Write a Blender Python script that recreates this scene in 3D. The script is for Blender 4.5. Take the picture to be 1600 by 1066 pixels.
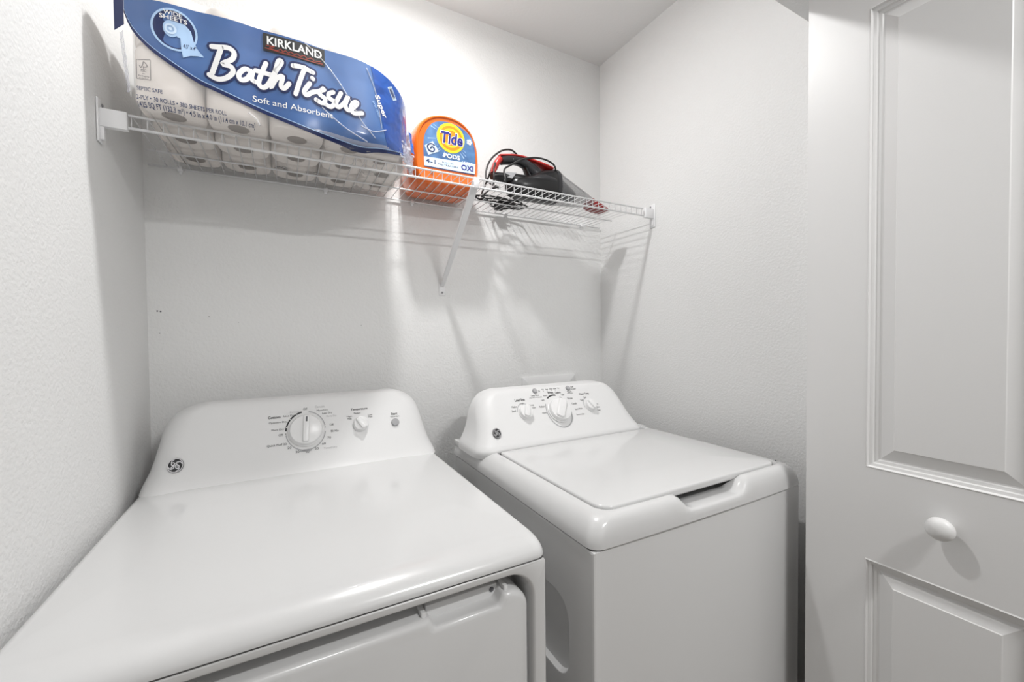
import bpy, bmesh, math, random
from mathutils import Vector, Matrix
random.seed(7)
for o in list(bpy.data.objects): bpy.data.objects.remove(o, do_unlink=True)
SC = bpy.context.scene
COL = SC.collection
# ------------------------------------------------------------------ camera, world, exposure
ZC = 1.28
cam = bpy.data.cameras.new('camera'); cam_o = bpy.data.objects.new('camera', cam); COL.objects.link(cam_o)
cam.sensor_width = 36.0; cam.lens = 651.0/1600*36; cam.clip_start = 0.02
_y, _p, _r = math.radians(28.5), math.radians(-1.3), math.radians(-.57)
_f = Vector((math.sin(_y)*math.cos(_p), math.cos(_y)*math.cos(_p), math.sin(_p)))
_rt = Vector((math.cos(_y), -math.sin(_y), 0)); _up = _rt.cross(_f)
_a = _rt*math.cos(_r)+_up*math.sin(_r); _b = _up*math.cos(_r)-_rt*math.sin(_r)
cam_o.matrix_world = Matrix(((_a.x,_b.x,-_f.x,0),(_a.y,_b.y,-_f.y,0),(_a.z,_b.z,-_f.z,ZC),(0,0,0,1)))
SC.camera = cam_o
w = bpy.data.worlds.new('world'); SC.world = w; w.use_nodes = True
w.node_tree.nodes['Background'].inputs[0].default_value = (.9,.93,1,1)
w.node_tree.nodes['Background'].inputs[1].default_value = .3
vs = SC.view_settings
vs.view_transform = 'Standard'; vs.look = 'None'; vs.gamma = 1; vs.use_curve_mapping = False
vs.exposure = 1.12
CLOSET_LAMP = (.33, .95, 2.405); CLOSET_W = 4.4
HALL_LAMP = (.78, -.72, 2.405); HALL_W = 10.4

# ------------------------------------------------------------------ materials
def mat(name, col, rough=.5, metal=0, coat=0, bump=None, spec=.5, noise=None, emit=None):
    m = bpy.data.materials.new(name); m.use_nodes = True
    nt = m.node_tree; b = nt.nodes['Principled BSDF']
    b.inputs['Base Color'].default_value = (*col, 1); b.inputs['Roughness'].default_value = rough
    b.inputs['Metallic'].default_value = metal; b.inputs['Coat Weight'].default_value = coat
    b.inputs['Coat Roughness'].default_value = .06; b.inputs['Specular IOR Level'].default_value = spec
    if emit: b.inputs['Emission Color'].default_value = (*col, 1); b.inputs['Emission Strength'].default_value = emit
    if bump or noise:
        tc = nt.nodes.new('ShaderNodeTexCoord')
    if bump:                                   # (scale, strength, distance, detail)
        n = nt.nodes.new('ShaderNodeTexNoise'); n.inputs['Scale'].default_value = bump[0]
        n.inputs['Detail'].default_value = bump[3] if len(bump) > 3 else 2
        nt.links.new(tc.outputs['Object'], n.inputs['Vector'])
        bp = nt.nodes.new('ShaderNodeBump'); bp.inputs['Strength'].default_value = bump[1]; bp.inputs['Distance'].default_value = bump[2]
        nt.links.new(n.outputs['Fac'], bp.inputs['Height']); nt.links.new(bp.outputs['Normal'], b.inputs['Normal'])
    if noise:                                  # (scale, second colour)
        n2 = nt.nodes.new('ShaderNodeTexNoise'); n2.inputs['Scale'].default_value = noise[0]
        nt.links.new(tc.outputs['Object'], n2.inputs['Vector'])
        mx = nt.nodes.new('ShaderNodeMix'); mx.data_type = 'RGBA'
        mx.inputs['A'].default_value = (*col, 1); mx.inputs['B'].default_value = (*noise[1], 1)
        nt.links.new(n2.outputs['Fac'], mx.inputs['Factor']); nt.links.new(mx.outputs['Result'], b.inputs['Base Color'])
    return m
def film_mat(name, tint, fac, rough, bumps):
    m = bpy.data.materials.new(name); m.use_nodes = True; nt = m.node_tree
    b = nt.nodes['Principled BSDF']; out = nt.nodes['Material Output']
    b.inputs['Base Color'].default_value = (*tint, 1); b.inputs['Roughness'].default_value = rough
    b.inputs['Specular IOR Level'].default_value = .9
    t = nt.nodes.new('ShaderNodeBsdfTransparent'); mx = nt.nodes.new('ShaderNodeMixShader'); mx.inputs[0].default_value = fac
    nt.links.new(t.outputs[0], mx.inputs[1]); nt.links.new(b.outputs[0], mx.inputs[2]); nt.links.new(mx.outputs[0], out.inputs['Surface'])
    tc = nt.nodes.new('ShaderNodeTexCoord'); n = nt.nodes.new('ShaderNodeTexNoise')
    n.inputs['Scale'].default_value = bumps[0]; n.inputs['Detail'].default_value = 2; n.inputs['Distortion'].default_value = 1.2
    nt.links.new(tc.outputs['Object'], n.inputs['Vector'])
    bp = nt.nodes.new('ShaderNodeBump'); bp.inputs['Strength'].default_value = bumps[1]; bp.inputs['Distance'].default_value = .01
    nt.links.new(n.outputs['Fac'], bp.inputs['Height']); nt.links.new(bp.outputs['Normal'], b.inputs['Normal'])
    return m
M = {
 'wall': mat('wall_paint', (.80,.80,.795), .6, bump=(150,.6,.0026,3)),
 'ceil': mat('ceiling_paint', (.80,.80,.795), .8, bump=(110,.45,.002,3)),
 'floor': mat('floor_tile', (.20,.17,.14), .4, noise=(6,(.26,.22,.18))),
 'door': mat('door_paint', (.775,.772,.768), .38, bump=(260,.12,.0006)),
 'enamel': mat('white_enamel', (.67,.67,.67), .2, coat=.5),
 'enamel2': mat('cabinet_enamel', (.72,.72,.72), .3, coat=.25),
 'plastic': mat('white_plastic', (.74,.74,.74), .42, spec=.35),
 'knob': mat('knob_plastic', (.78,.78,.78), .3),
 'seam': mat('dark_seam_joint', (.13,.13,.13), .6),  # even dark colour for the joints under the machine tops
 'button': mat('grey_button', (.33,.33,.34), .4),
 'ink': mat('black_ink', (.02,.02,.022), .5),
 'ink2': mat('dark_grey_ink', (.10,.10,.11), .5),
 'greyink': mat('light_grey_ink', (.42,.42,.43), .5),
 'chrome': mat('silver_badge', (.72,.72,.74), .25, metal=.9),
 'wire': mat('white_vinyl_wire', (.84,.84,.85), .32, coat=.2),
 'screw': mat('screw_steel', (.28,.28,.29), .4, metal=.8),
 'paper': mat('tissue_paper', (.91,.85,.805), .95, bump=(160,.25,.001)),
 'card': mat('cardboard_core', (.36,.30,.26), .9),
 'blue': mat('printed_blue_film', (.022,.05,.19), .27, coat=.35, bump=(9,.35,.012,2), noise=(5,(.10,.23,.52))),
 'navy': mat('navy_ink', (.010,.022,.10), .3),
 'midblue': mat('bright_blue_ink', (.03,.13,.50), .3, coat=.4, bump=(14,.5,.012)),
 'endblue': mat('deep_blue_ink', (.010,.035,.20), .25, coat=.4, bump=(22,.6,.012), noise=(14,(.03,.12,.46))),
 'pale': mat('pale_blue_ink', (.42,.60,.85), .35),
 'paler': mat('lighter_blue_ink', (.62,.76,.93), .35),
 'white': mat('white_ink', (.88,.88,.88), .35),
 'textblue': mat('text_navy_ink', (.03,.05,.13), .5),
 'red': mat('red_ink', (.33,.05,.03), .5),
 'orange': mat('orange_plastic', (.76,.135,.003), .28, coat=.3),
 'label_blue': mat('label_blue', (.0,.02,.13), .35, noise=(26,(.16,.34,.62))),
 'yellow': mat('yellow_ink', (.95,.72,.02), .35),
 'orangeink': mat('orange_ink', (.90,.26,.01), .35),
 'tideblue': mat('lettering_blue', (.02,.02,.22), .35),
 'cap': mat('translucent_cap', (.66,.68,.70), .25, coat=.3),
 'black': mat('black_plastic', (.008,.008,.009), .3),
 'darkgrey': mat('charcoal_plastic', (.022,.022,.025), .3),
 'redp': mat('red_plastic', (.55,.025,.02), .3, coat=.3),
 'darkred': mat('dark_red_plastic', (.25,.01,.012), .35),
 'cord': mat('black_cord', (.02,.02,.02), .5),
 'sticker': mat('grey_rating_sticker', (.32,.32,.33), .4),
 'brass': mat('hinge_steel', (.6,.6,.58), .35, metal=.9),
 'film': film_mat('clear_film', (.93,.91,.895), .27, .16, (14,.6)),
 'crease': film_mat('film_crease', (.95,.95,.97), .33, .1, (60,.4)),
 'film2': film_mat('crumpled_film', (.80,.82,.92), .55, .16, (40,.9)),
 'smoke': film_mat('smoked_clear_plastic', (.22,.22,.225), .48, .12, (5,.05)),
}
# ------------------------------------------------------------------ helpers
def origin(p):
    v = Vector((0,0,0))
    while p is not None: v += Vector(p.location); p = p.parent
    return v
def mk(name, verts, faces, m, parent=None, smooth=False, label=None, loc=None, fm=None):
    """one mesh object from world-space verts; loc = its own origin (world)"""
    po = origin(parent); lo = Vector(loc) if loc is not None else po
    me = bpy.data.meshes.new(name)
    me.from_pydata([tuple(Vector(v)-lo) for v in verts], [], faces)
    ms = m if isinstance(m, (list, tuple)) else [m]
    for k in ms: me.materials.append(M[k])
    bm = bmesh.new(); bm.from_mesh(me); bmesh.ops.recalc_face_normals(bm, faces=bm.faces[:]); bm.to_mesh(me); bm.free()
    if fm: 
        for p, i in zip(me.polygons, fm): p.material_index = i
    if smooth:
        me.polygons.foreach_set('use_smooth', [True]*len(me.polygons))
        if smooth is not True: me.set_sharp_from_angle(angle=math.radians(smooth))
    o = bpy.data.objects.new(name, me); COL.objects.link(o)
    o.location = lo-po; o.parent = parent
    if label: o['label'] = label
    return o
def share(src, parent, loc):
    o = src.copy(); COL.objects.link(o); o.parent = parent; o.location = Vector(loc)-origin(parent); return o
def thing(name, label, cat, loc):
    o = bpy.data.objects.new(name, None); COL.objects.link(o); o.location = loc; o.empty_display_size = .05
    o['label'] = label; o['category'] = cat; return o
def struct(o): o['kind'] = 'structure'; return o
def join(*parts):
    V, Fc = [], []
    for v, f in parts:
        n = len(V); V += list(v); Fc += [tuple(i+n for i in q) for q in f]
    return V, Fc
def box(x0,x1,y0,y1,z0,z1):
    v = [(x,y,z) for z in (z0,z1) for y in (y0,y1) for x in (x0,x1)]
    return v, [(0,2,3,1),(4,5,7,6),(0,1,5,4),(2,6,7,3),(0,4,6,2),(1,3,7,5)]
def bevbox(x0,x1,y0,y1,z0,z1,b):
    rs = []
    for dz, i in ((0,b),(b*.3,b*.3),(b,0)): rs.append([(x,y,z0+dz) for x,y in rr(x0+i,x1-i,y0+i,y1-i,max(b*1.2-i,.0005),3)])
    for dz, i in ((b,0),(b*.3,b*.3),(0,b)): rs.append([(x,y,z1-dz) for x,y in rr(x0+i,x1-i,y0+i,y1-i,max(b*1.2-i,.0005),3)])
    return loft(rs)
def rr(x0,x1,y0,y1,r,n=5):
    """rounded rectangle, CCW, 4(n+1) points; r may be a 4-tuple (x1y0, x1y1, x0y1, x0y0)"""
    R = r if isinstance(r, (tuple, list)) else (r,)*4
    pts = []
    for (cx,cy,sx,sy,a0,q) in ((x1,y0,-1,1,-90,R[0]),(x1,y1,-1,-1,0,R[1]),(x0,y1,1,-1,90,R[2]),(x0,y0,1,1,180,R[3])):
        for k in range(n+1):
            a = math.radians(a0+90*k/n); pts.append((cx+sx*q+q*math.cos(a), cy+sy*q+q*math.sin(a)))
    return pts
def loft(rings, cap0=True, cap1=True, closed=True):
    n = len(rings[0]); V = [p for r in rings for p in r]; Fc = []
    for i in range(len(rings)-1):
        for j in range(n if closed else n-1):
            k = (j+1) % n; Fc.append((i*n+j, i*n+k, (i+1)*n+k, (i+1)*n+j))
    if cap0: Fc.append(tuple(range(n))[::-1])
    if cap1: Fc.append(tuple((len(rings)-1)*n+j for j in range(n)))
    return V, Fc
def tube(path, r, n=6, caps=True, flat=None):
    """sweep along a polyline; r number or list; flat = (second radius) along the frame's 2nd axis"""
    P = [Vector(p) for p in path]; rings = []
    t0 = (P[1]-P[0]).normalized(); u = t0.orthogonal().normalized()
    for i, p in enumerate(P):
        if i == 0: t = P[1]-P[0]
        elif i == len(P)-1: t = P[-1]-P[-2]
        else: t = (P[i+1]-P[i]).normalized()+(P[i]-P[i-1]).normalized()
        t.normalize(); u = (u-t*u.dot(t)).normalized(); v = t.cross(u)
        ri = r[i] if isinstance(r, (list, tuple)) else r
        rings.append([tuple(p+u*ri*math.cos(2*math.pi*k/n)+v*ri*math.sin(2*math.pi*k/n)) for k in range(n)])
    return loft(rings, caps, caps)
def spline(pts, n=8, closed=False):
    P = [tuple(p) for p in pts]; m = len(P); out = []
    for i in range(m if closed else m-1):
        g = (lambda k: P[k % m]) if closed else (lambda k: P[max(0,min(m-1,k))])
        a,b,c,d = g(i-1),g(i),g(i+1),g(i+2)
        for k in range(n):
            t = k/n
            out.append(tuple(.5*((2*b[j])+(-a[j]+c[j])*t+(2*a[j]-5*b[j]+4*c[j]-d[j])*t*t+(-a[j]+3*b[j]-3*c[j]+d[j])*t**3) for j in range(len(b))))
    if not closed: out.append(P[-1])
    return out
def lathe(prof, o, ax, n=24, capend=True):
    """prof [(h, r)] along axis ax from point o"""
    o = Vector(o); ax = Vector(ax).normalized(); u = ax.orthogonal().normalized(); v = ax.cross(u)
    return loft([[tuple(o+ax*h+(u*math.cos(2*math.pi*k/n)+v*math.sin(2*math.pi*k/n))*max(r,1e-5)) for k in range(n)] for h, r in prof])
def text2d(body, x0, x1, z0, z1, bold=0, shear=0):
    """flat lettering fitted to a box: baseline/lowest at z0, top at z1"""
    c = bpy.data.curves.new('t', 'FONT'); c.body = body; c.size = 1; c.offset = bold; c.shear = shear; c.resolution_u = 3
    o = bpy.data.objects.new('t', c); me = o.to_mesh()
    v = [(p.co.x, p.co.y) for p in me.vertices]; f = [tuple(p.vertices) for p in me.polygons]
    o.to_mesh_clear(); bpy.data.objects.remove(o); bpy.data.curves.remove(c)
    xs = [p[0] for p in v]; ys = [p[1] for p in v]; ax, bx, ay, by = min(xs), max(xs), min(ys), max(ys)
    return [((x-ax)/(bx-ax)*(x1-x0)+x0, (y-ay)/(by-ay)*(z1-z0)+z0) for x, y in v], f
def ribbon2d(path, wd, n=10, cap=True):
    """flat stroke of width wd along 2-D path with round ends"""
    V, Fc = [], []
    for i, p in enumerate(path):
        a = path[max(0,i-1)]; b = path[min(len(path)-1,i+1)]
        dx, dy = b[0]-a[0], b[1]-a[1]; L = math.hypot(dx,dy) or 1; nx, ny = -dy/L*wd/2, dx/L*wd/2
        V += [(p[0]+nx,p[1]+ny),(p[0]-nx,p[1]-ny)]
        if i: k = 2*i; Fc.append((k-2,k-1,k+1,k))
    if cap:
        for e in (path[0], path[-1]):
            k = len(V); V += [(e[0]+wd/2*math.cos(2*math.pi*j/n), e[1]+wd/2*math.sin(2*math.pi*j/n)) for j in range(n)]; Fc.append(tuple(range(k,k+n)))
    return V, Fc
def disc2d(cx, cz, rx, rz=None, n=32, rot=0):
    rz = rz or rx; c, s = math.cos(rot), math.sin(rot)
    return [(cx+c*rx*math.cos(2*math.pi*k/n)-s*rz*math.sin(2*math.pi*k/n), cz+s*rx*math.cos(2*math.pi*k/n)+c*rz*math.sin(2*math.pi*k/n)) for k in range(n)], [tuple(range(n))]
def ring2d(cx, cz, r0, r1, a0=0, a1=360, n=40, ry=1):
    V, Fc = [], []
    for k in range(n+1):
        a = math.radians(a0+(a1-a0)*k/n)
        V += [(cx+r0*math.cos(a), cz+ry*r0*math.sin(a)), (cx+r1*math.cos(a), cz+ry*r1*math.sin(a))]
        if k: Fc.append((2*k-2,2*k-1,2*k+1,2*k))
    return V, Fc
def poly2d(p): return list(p), [tuple(range(len(p)))]
def onto(g, fn, off): return [fn(x, z, off) for x, z in g[0]], g[1]
def rect2d(x0,x1,z0,z1): return [(x0,z0),(x1,z0),(x1,z1),(x0,z1)], [(0,1,2,3)]

# ------------------------------------------------------------------ the closet and the hall in front of it
XL, XR, YB, ZT = -.325, 1.2406, 1.45, 2.447
HY0, HY1 = .465, .583              # the closet's front wall, with the bifold opening under its header
def S(name, geo, m): return struct(mk(name, *geo, m))
S('floor', box(-1.7,2.7,-1.7,1.6,-.1,0), 'floor')
S('ceiling', box(-1.7,2.7,-1.7,1.6,ZT,ZT+.1), 'ceil')
wall_back = S('wall_back', box(XL-.12,XR+.12,YB,YB+.12,0,ZT), 'wall')
wall_left = S('wall_left', box(XL-.12,XL,HY1,YB,0,ZT), 'wall')
wall_right = S('wall_right', box(XR,XR+.12,HY1,YB,0,ZT), 'wall')
S('wall_front', join(box(-1.6,-.285,HY0,HY1,0,ZT), box(1.185,2.6,HY0,HY1,0,ZT), box(-.285,1.185,HY0,HY1,2.06,ZT)), 'wall')
S('wall_hall_rear', box(-1.6,2.6,-1.62,-1.5,0,ZT), 'wall')
S('wall_hall_left', box(-1.72,-1.6,-1.62,HY1,0,ZT), 'wall')
S('wall_hall_right', box(2.6,2.72,-1.62,HY1,0,ZT), 'wall')
for (x, z, r) in ((-.304,1.345,.0022),(-.297,1.344,.0022),(-.19,1.331,.0013),(-.30,1.285,.0012),(-.12,1.315,.001),(.22,1.306,.001)):
    mk('nail_hole', *lathe([(0,r),(-.0006,r*.8)],(x,YB-.0002,z),(0,-1,0),8), 'ink2', wall_back)

# ------------------------------------------------------------------ bifold door, folded open at the right of the opening
DX, DY1, DW = 1.075, .529, .469
DY0 = DY1-DW
PZ = ((.20,.7917),(.9857,1.9408)); ST = .1147
def door_leaf():
    ys = [DY0, DY0+ST, DY1-ST, DY1]; zs = [.02,PZ[0][0],PZ[0][1],PZ[1][0],PZ[1][1],2.045]
    V, Fc = [], []
    for x in (DX, DX+.034):
        for z in zs:
            for y in ys: V.append((x,y,z))
    n = 24
    for k in range(2):
        for i in range(5):
            for j in range(3):
                if k == 0 and j == 1 and i in (1,3): continue
                a = k*n+i*4+j; Fc.append((a,a+1,a+5,a+4))
    def edge(a,b): Fc.append((a,b,b+n,a+n))
    for i in range(5): edge(i*4,(i+1)*4); edge(i*4+3,(i+1)*4+3)
    for j in range(3): edge(j,j+1); edge(20+j,21+j)
    return V, Fc
door = struct(mk('door_1', *door_leaf(), 'door'))
for (z0, z1) in PZ:
    prof = ((0,0),(.0025,-.001),(.005,.0035),(.0105,.0045),(.012,.0085),(.0175,.0095),(.0195,.0115),(.022,.0118),(.0445,.0035),(.046,.0022))
    mk('raised_panel', *loft([[(DX+d,y,z) for y,z in ((DY0+ST+i,z0+i),(DY1-ST-i,z0+i),(DY1-ST-i,z1-i),(DY0+ST+i,z1-i))] for i, d in prof], False, True), 'door', door)
mk('door_knob', *lathe([(0,.0120),(.002,.0120),(.005,.0090),(.009,.0095),(.012,.0140),(.016,.0185),(.021,.0212),(.026,.0208),(.031,.0175),(.0345,.0115),(.036,.005),(.0362,0)],(DX,.2928,.9079),(-1,0,0),28), 'door', door, True, label='white round wooden pull knob')
mk('rear_leaf', *bevbox(DX+.042,DX+.076,DY0,DY1,.02,2.045,.002), 'door', door)
for z in (.30,1.03,1.78):
    mk('hinge', *join(box(DX+.030,DX+.046,DY0-.002,DY0,z,z+.075), tube([(DX+.038,DY0-.004,z),(DX+.038,DY0-.004,z+.075)],.004,8)), 'brass', door)

# ------------------------------------------------------------------ ceiling lamps (the room's own light), each with an added fill point
def ceiling_lamp(pos, watt, radius, label, bar=0):
    x, y, z = pos
    t = thing('ceiling_light', label, 'light', (x,y,ZT))
    if bar: mk('lamp_base', *bevbox(x-bar/2-.04,x+bar/2+.04,y-.07,y+.07,ZT-.036,ZT-.0005,.008), 'plastic', t, 40)
    else: mk('lamp_base', *lathe([(0,.085),(.018,.085),(.028,.078),(.034,.06),(.036,.0)],(x,y,ZT-.0005),(0,0,-1),28), 'plastic', t, 40)
    L = bpy.data.lights.new('lamp_light', 'AREA'); L.shape = 'DISK'; L.energy = watt; L.size = 2*radius
    if bar: L.shape = 'RECTANGLE'; L.size = bar; L.size_y = 2*radius
    L.color = (1,.995,.985)
    lo = bpy.data.objects.new('lamp_light', L); COL.objects.link(lo); lo.parent = t; lo.location = (0,0,z-ZT)
    G = bpy.data.lights.new('added_fill', 'POINT'); G.energy = watt*.17; G.shadow_soft_size = max(radius, bar*.3); G.color = L.color  # extra point light, added to brighten the upper walls and ceiling
    go = bpy.data.objects.new('added_fill', G); COL.objects.link(go); go.parent = t; go.location = (0,0,z-ZT-max(radius, bar*.3)-.002)
ceiling_lamp(CLOSET_LAMP, CLOSET_W, .036, 'small ceiling lamp inside the closet above the washer and dryer')
ceiling_lamp(HALL_LAMP, HALL_W, .03, 'long ceiling lamp in the hall in front of the closet', .42)

# ------------------------------------------------------------------ appliance console shared shape
def console_rings(xc, rows, yb, n=7):
    """rows (z, front y, half width, front-corner radius)"""
    return [[(x,y,z) for x,y in rr(xc-wd,xc+wd,yf,yb,(r,.004,.004,r),n)] for z,yf,wd,r in rows]
def face_fn(y0, z0, k):
    nl = math.hypot(1,k); ny, nz = -1/nl, k/nl
    return lambda x, z, off=0: (x, y0+k*(z-z0)+ny*off, z+nz*off), Vector((0,ny,nz)), Vector((0,k/nl,1/nl))
def arcs(r, a0, a1, f0=0, n=8): return [(f0+(math.radians(a0+(a1-a0)*k/n))) for k in range(n+1)]
def print_on(parent, fn, name, m, geos, off=.0006, label=None):
    o = mk(name, *join(*[onto(g, fn, off) for g in geos]), m, parent, label=label)
    if len(geos) > 1: o['kind'] = 'stuff'
    return o
def dial(parent, fn, nrm, up, x, z, r, h, name, bar, ang, label=None, mark=False):
    """knob: skirted disc with a raised grip bar; ang = pointer angle from straight up, clockwise (deg)"""
    o = Vector(fn(x, z, 0)); rt = Vector((1,0,0))
    k = mk(name, *lathe([(0,r*1.06),(h*.16,r*1.06),(h*.22,r),(h*.55,r*.965),(h*.66,r*.93),(h*.7,r*.86),(h*.71,0)],o,nrm,40), 'knob', parent, 35, label=label)
    a = math.radians(ang); d = up*math.cos(a)+rt*math.sin(a); s = rt*math.cos(a)-up*math.sin(a)
    rings = []
    for hh, l, wd in ((h*.5,.93,bar),(h*.86,.90,bar*.86),(h*.97,.86,bar*.74),(h,.80,bar*.55)):
        rings.append([tuple(o+nrm*hh+d*(q*r)+s*(p*r)) for p,q in rr(-wd,wd,-l*.93,l,bar*.45,3)])
    mk('grip', *loft(rings), 'knob', k, 40)
    if mark: mk('pointer_mark', *loft([[tuple(o+nrm*(h*1.005)+d*(q*r)+s*(p*r)) for p,q in rr(-.05,.05,.45,.78,.02,2)]],False,True), 'ink2', k)
    return k
def ge_badge(parent, fn, x, z, r, sq):
    b = mk('logo_badge', *join(onto(disc2d(x,z,r,r*sq),fn,.0022), *[ (lambda a,b_: ([*a[0],*b_[0]],[(i,(i+1)%32,32+(i+1)%32,32+i) for i in range(32)]))(onto(disc2d(x,z,r*1.05,r*1.05*sq),fn,0),onto(disc2d(x,z,r,r*sq),fn,.0022))]), 'ink', parent, label='round black monogram badge with silver ring')
    g = [ring2d(x,z,r*.90,r*1.0,ry=sq)]
    for k in range(4):                       # four curls around the rim
        a = math.radians(45+90*k)
        g.append(ribbon2d(spline([(x+r*q*math.cos(a+t),z+sq*r*q*math.sin(a+t)) for t,q in ((-.62,.84),(-.25,.78),(.08,.66),(.05,.52))],4),r*.11))
    def st(pts, wd=.12): g.append(ribbon2d(spline([(x+p*r,z+q*r*sq) for p,q in pts],5),r*wd))
    st([(-.12,.36),(-.32,.42),(-.48,.24),(-.40,.04),(-.20,.08),(-.06,.30),(-.10,.05),(-.22,-.34),(-.40,-.46),(-.50,-.30),(-.34,-.12),(-.06,.02)])
    st([(.44,.40),(.28,.46),(.12,.34),(.14,.18),(.30,.10),(.14,.06),(.04,-.16),(.14,-.40),(.36,-.42),(.48,-.20),(.38,-.04),(.24,-.14)])
    mk('logo_lettering', *join(*[onto(q,fn,.0028) for q in g]), 'chrome', b)
def T(body, x, z, h, wd=None, al='c', bold=0.0, shear=0):
    wd = wd or h*.62*len(body)
    x0 = x-wd/2 if al == 'c' else (x if al == 'l' else x-wd)
    return text2d(body, x0, x0+wd, z-h/2, z+h/2, bold, shear)

# ------------------------------------------------------------------ dryer
def build_dryer():
    X0, X1, YF, YBK, ZS = -.313, .402, .612, 1.30, .882
    xc = (X0+X1)/2
    t = thing('dryer', 'white front-loading clothes dryer on the left, standing against the left wall', 'dryer', (xc,.95,0))
    # cabinet shell, then the front panel with the door recess
    sides = loft([[(x,y,z) for x,y in rr(X0+.004,X1-.004,YF+.086,YBK,(.006,.006,.006,.006),3)] for z in (.015,ZS-.004)])
    mk('cabinet', *sides, 'enamel2', t, 30)
    def ring(y, x0, x1, z0, z1, r): return [(x,y,z) for x,z in rr(x0,x1,z0,z1,r,8)]
    fr = [ring(YF+.088,X0+.004,X1-.004,.03,ZS-.0025,.008), ring(YF+.006,X0+.004,X1-.004,.03,ZS-.0025,.009), ring(YF+.003,X0+.007,X1-.007,.033,ZS-.0055,.010),
          ring(YF+.003,X0+.026,X1-.025,.16,ZS-.013,.052), ring(YF+.0045,X0+.029,X1-.0275,.163,ZS-.0155,.051), ring(YF+.010,X0+.031,X1-.0295,.165,ZS-.018,.050),
          ring(YF+.082,X0+.034,X1-.033,.170,ZS-.024,.047)]
    mk('front_panel', *loft(fr, False, True), 'enamel2', t, 40)
    # door with the finger notch cut in its top edge
    dx0, dx1, dz0, dz1 = X0+.040, X1-.0385, .175, .836
    def door_out(i, dn=0):
        p = rr(dx0+i,dx1-i,dz0+i,dz1-i,.034-i*.6,8)
        a = p[:18]; b = p[18:]
        nx1, nx0, nd = .318, .186, .017
        notch = [(nx1+i,dz1-i),(nx1-.004+i,dz1-.004-i),(nx1-.008+i,dz1-nd+.005-i),(nx1-.014+i,dz1-nd-i),(nx0+.014-i,dz1-nd-i),(nx0+.008-i,dz1-nd+.005-i),(nx0+.004-i,dz1-.004-i),(nx0-i,dz1-i)]
        return a+notch+b
    yd = YF+.006
    rg = []
    for y, i in ((yd+.052,.0),(yd+.010,.0),(yd+.006,.0008),(yd+.002,.0035),(yd,.008)): rg.append([(x,y,z) for x,z in door_out(i)])
    d = mk('dryer_door', *loft(rg), 'enamel2', t, 50)
    for x in (.180,.3245):                   # raised ends of the finger pull
        mk('pull_tab', *bevbox(x-.004,x+.004,yd+.010,yd+.036,dz1-.012,dz1+.007,.002), 'plastic', d, 40)
    mk('pull_pocket', *bevbox(.188,.317,yd+.030,yd+.050,dz1-.030,dz1+.004,.002), 'plastic', d, 40)
    mk('pull_screw', *lathe([(0,.0042),(.002,.0042),(.0025,0)],(.306,yd+.0305,dz1-.004),(0,-1,0),12), 'ink2', d)
    # dark joint and the drawn steel top with its rolled nose
    mk('top_seam', *loft([[(x,y,z) for x,y in rr(X0+.003,X1-.003,YF+.0045,YBK,.012,4)] for z in (ZS-.004,ZS+.001)]), 'seam', t)
    rg = []
    for a in (0,5,14,26,38,50,62,72,80,86,90):
        c, q = 1-math.cos(math.radians(a)), math.sin(math.radians(a))
        rg.append([(x,y,ZS+.001+.031*q) for x,y in rr(X0+.020*c,X1-.020*c,YF+.060*c,YBK,(.026,.004,.004,.026),7)])
    rg.append([(x,y,ZS+.0340) for x,y in rr(X0+.032,X1-.032,YF+.085,YBK,(.026,.004,.004,.026),7)])
    rg.insert(0,[(x,y,ZS+.0003) for x,y in rr(X0+.003,X1-.003,YF+.003,YBK,(.026,.004,.004,.026),7)])
    rg.append([(x,y,ZS+.0368) for x,y in rr(X0+.10,X1-.10,YF+.20,YBK-.1,.02,7)])
    mk('top_panel', *loft(rg), 'enamel', t, 50)
    # console
    k, y0, z0 = .44, 1.215, .918
    yl = lambda z: y0+k*(z-z0)
    xcc = .048
    rows = [(.913,yl(.913)-.012,.352,.05),(.918,yl(.918)-.0085,.3515,.05),(.926,yl(.926)-.004,.3495,.05),(.938,yl(.938)-.001,.345,.052),(.955,yl(.955),.3385,.054),(.98,yl(.98),.332,.055),
            (1.01,yl(1.01),.326,.056),(1.035,yl(1.035),.3215,.056),(1.055,yl(1.055),.315,.055),(1.07,yl(1.07),.3055,.052),(1.082,yl(1.082),.293,.048),(1.091,yl(1.091),.278,.042),(1.097,yl(1.097)+.001,.263,.036),(1.101,yl(1.101)+.004,.25,.03),(1.1035,yl(1.1035)+.009,.235,.025)]
    con = mk('console', *loft(console_rings(xcc, rows, 1.345)), 'plastic', t, 50)
    fn, nrm, up = face_fn(y0, z0, k)
    kx, kz = .0434, 1.0165
    ge_badge(con, fn, -.2345, .9715, .0152, 1.0)
    dial(con, fn, nrm, up, kx, kz, .041, .030, 'timer_knob', .21, 4, mark=True)
    dial(con, fn, nrm, up, .185, 1.018, .0205, .024, 'temperature_knob', .42, -30)
    b = mk('start_button', *lathe([(0,.0112),(.004,.0112),(.006,.0098),(.0068,0)],fn(.2822,1.0125,0),nrm,24), 'button', con, 35)
    dots = [ring2d(kx,kz,.0465,.0505,96,178)]
    bk = []; gy = []
    bk.append(ring2d(kx,kz,.0462,.0500,100,176,30))
    gy.append(ring2d(kx,kz,.0468,.0495,10,80,26)); gy.append(ring2d(kx,kz,.0468,.0495,188,352,50))
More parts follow.
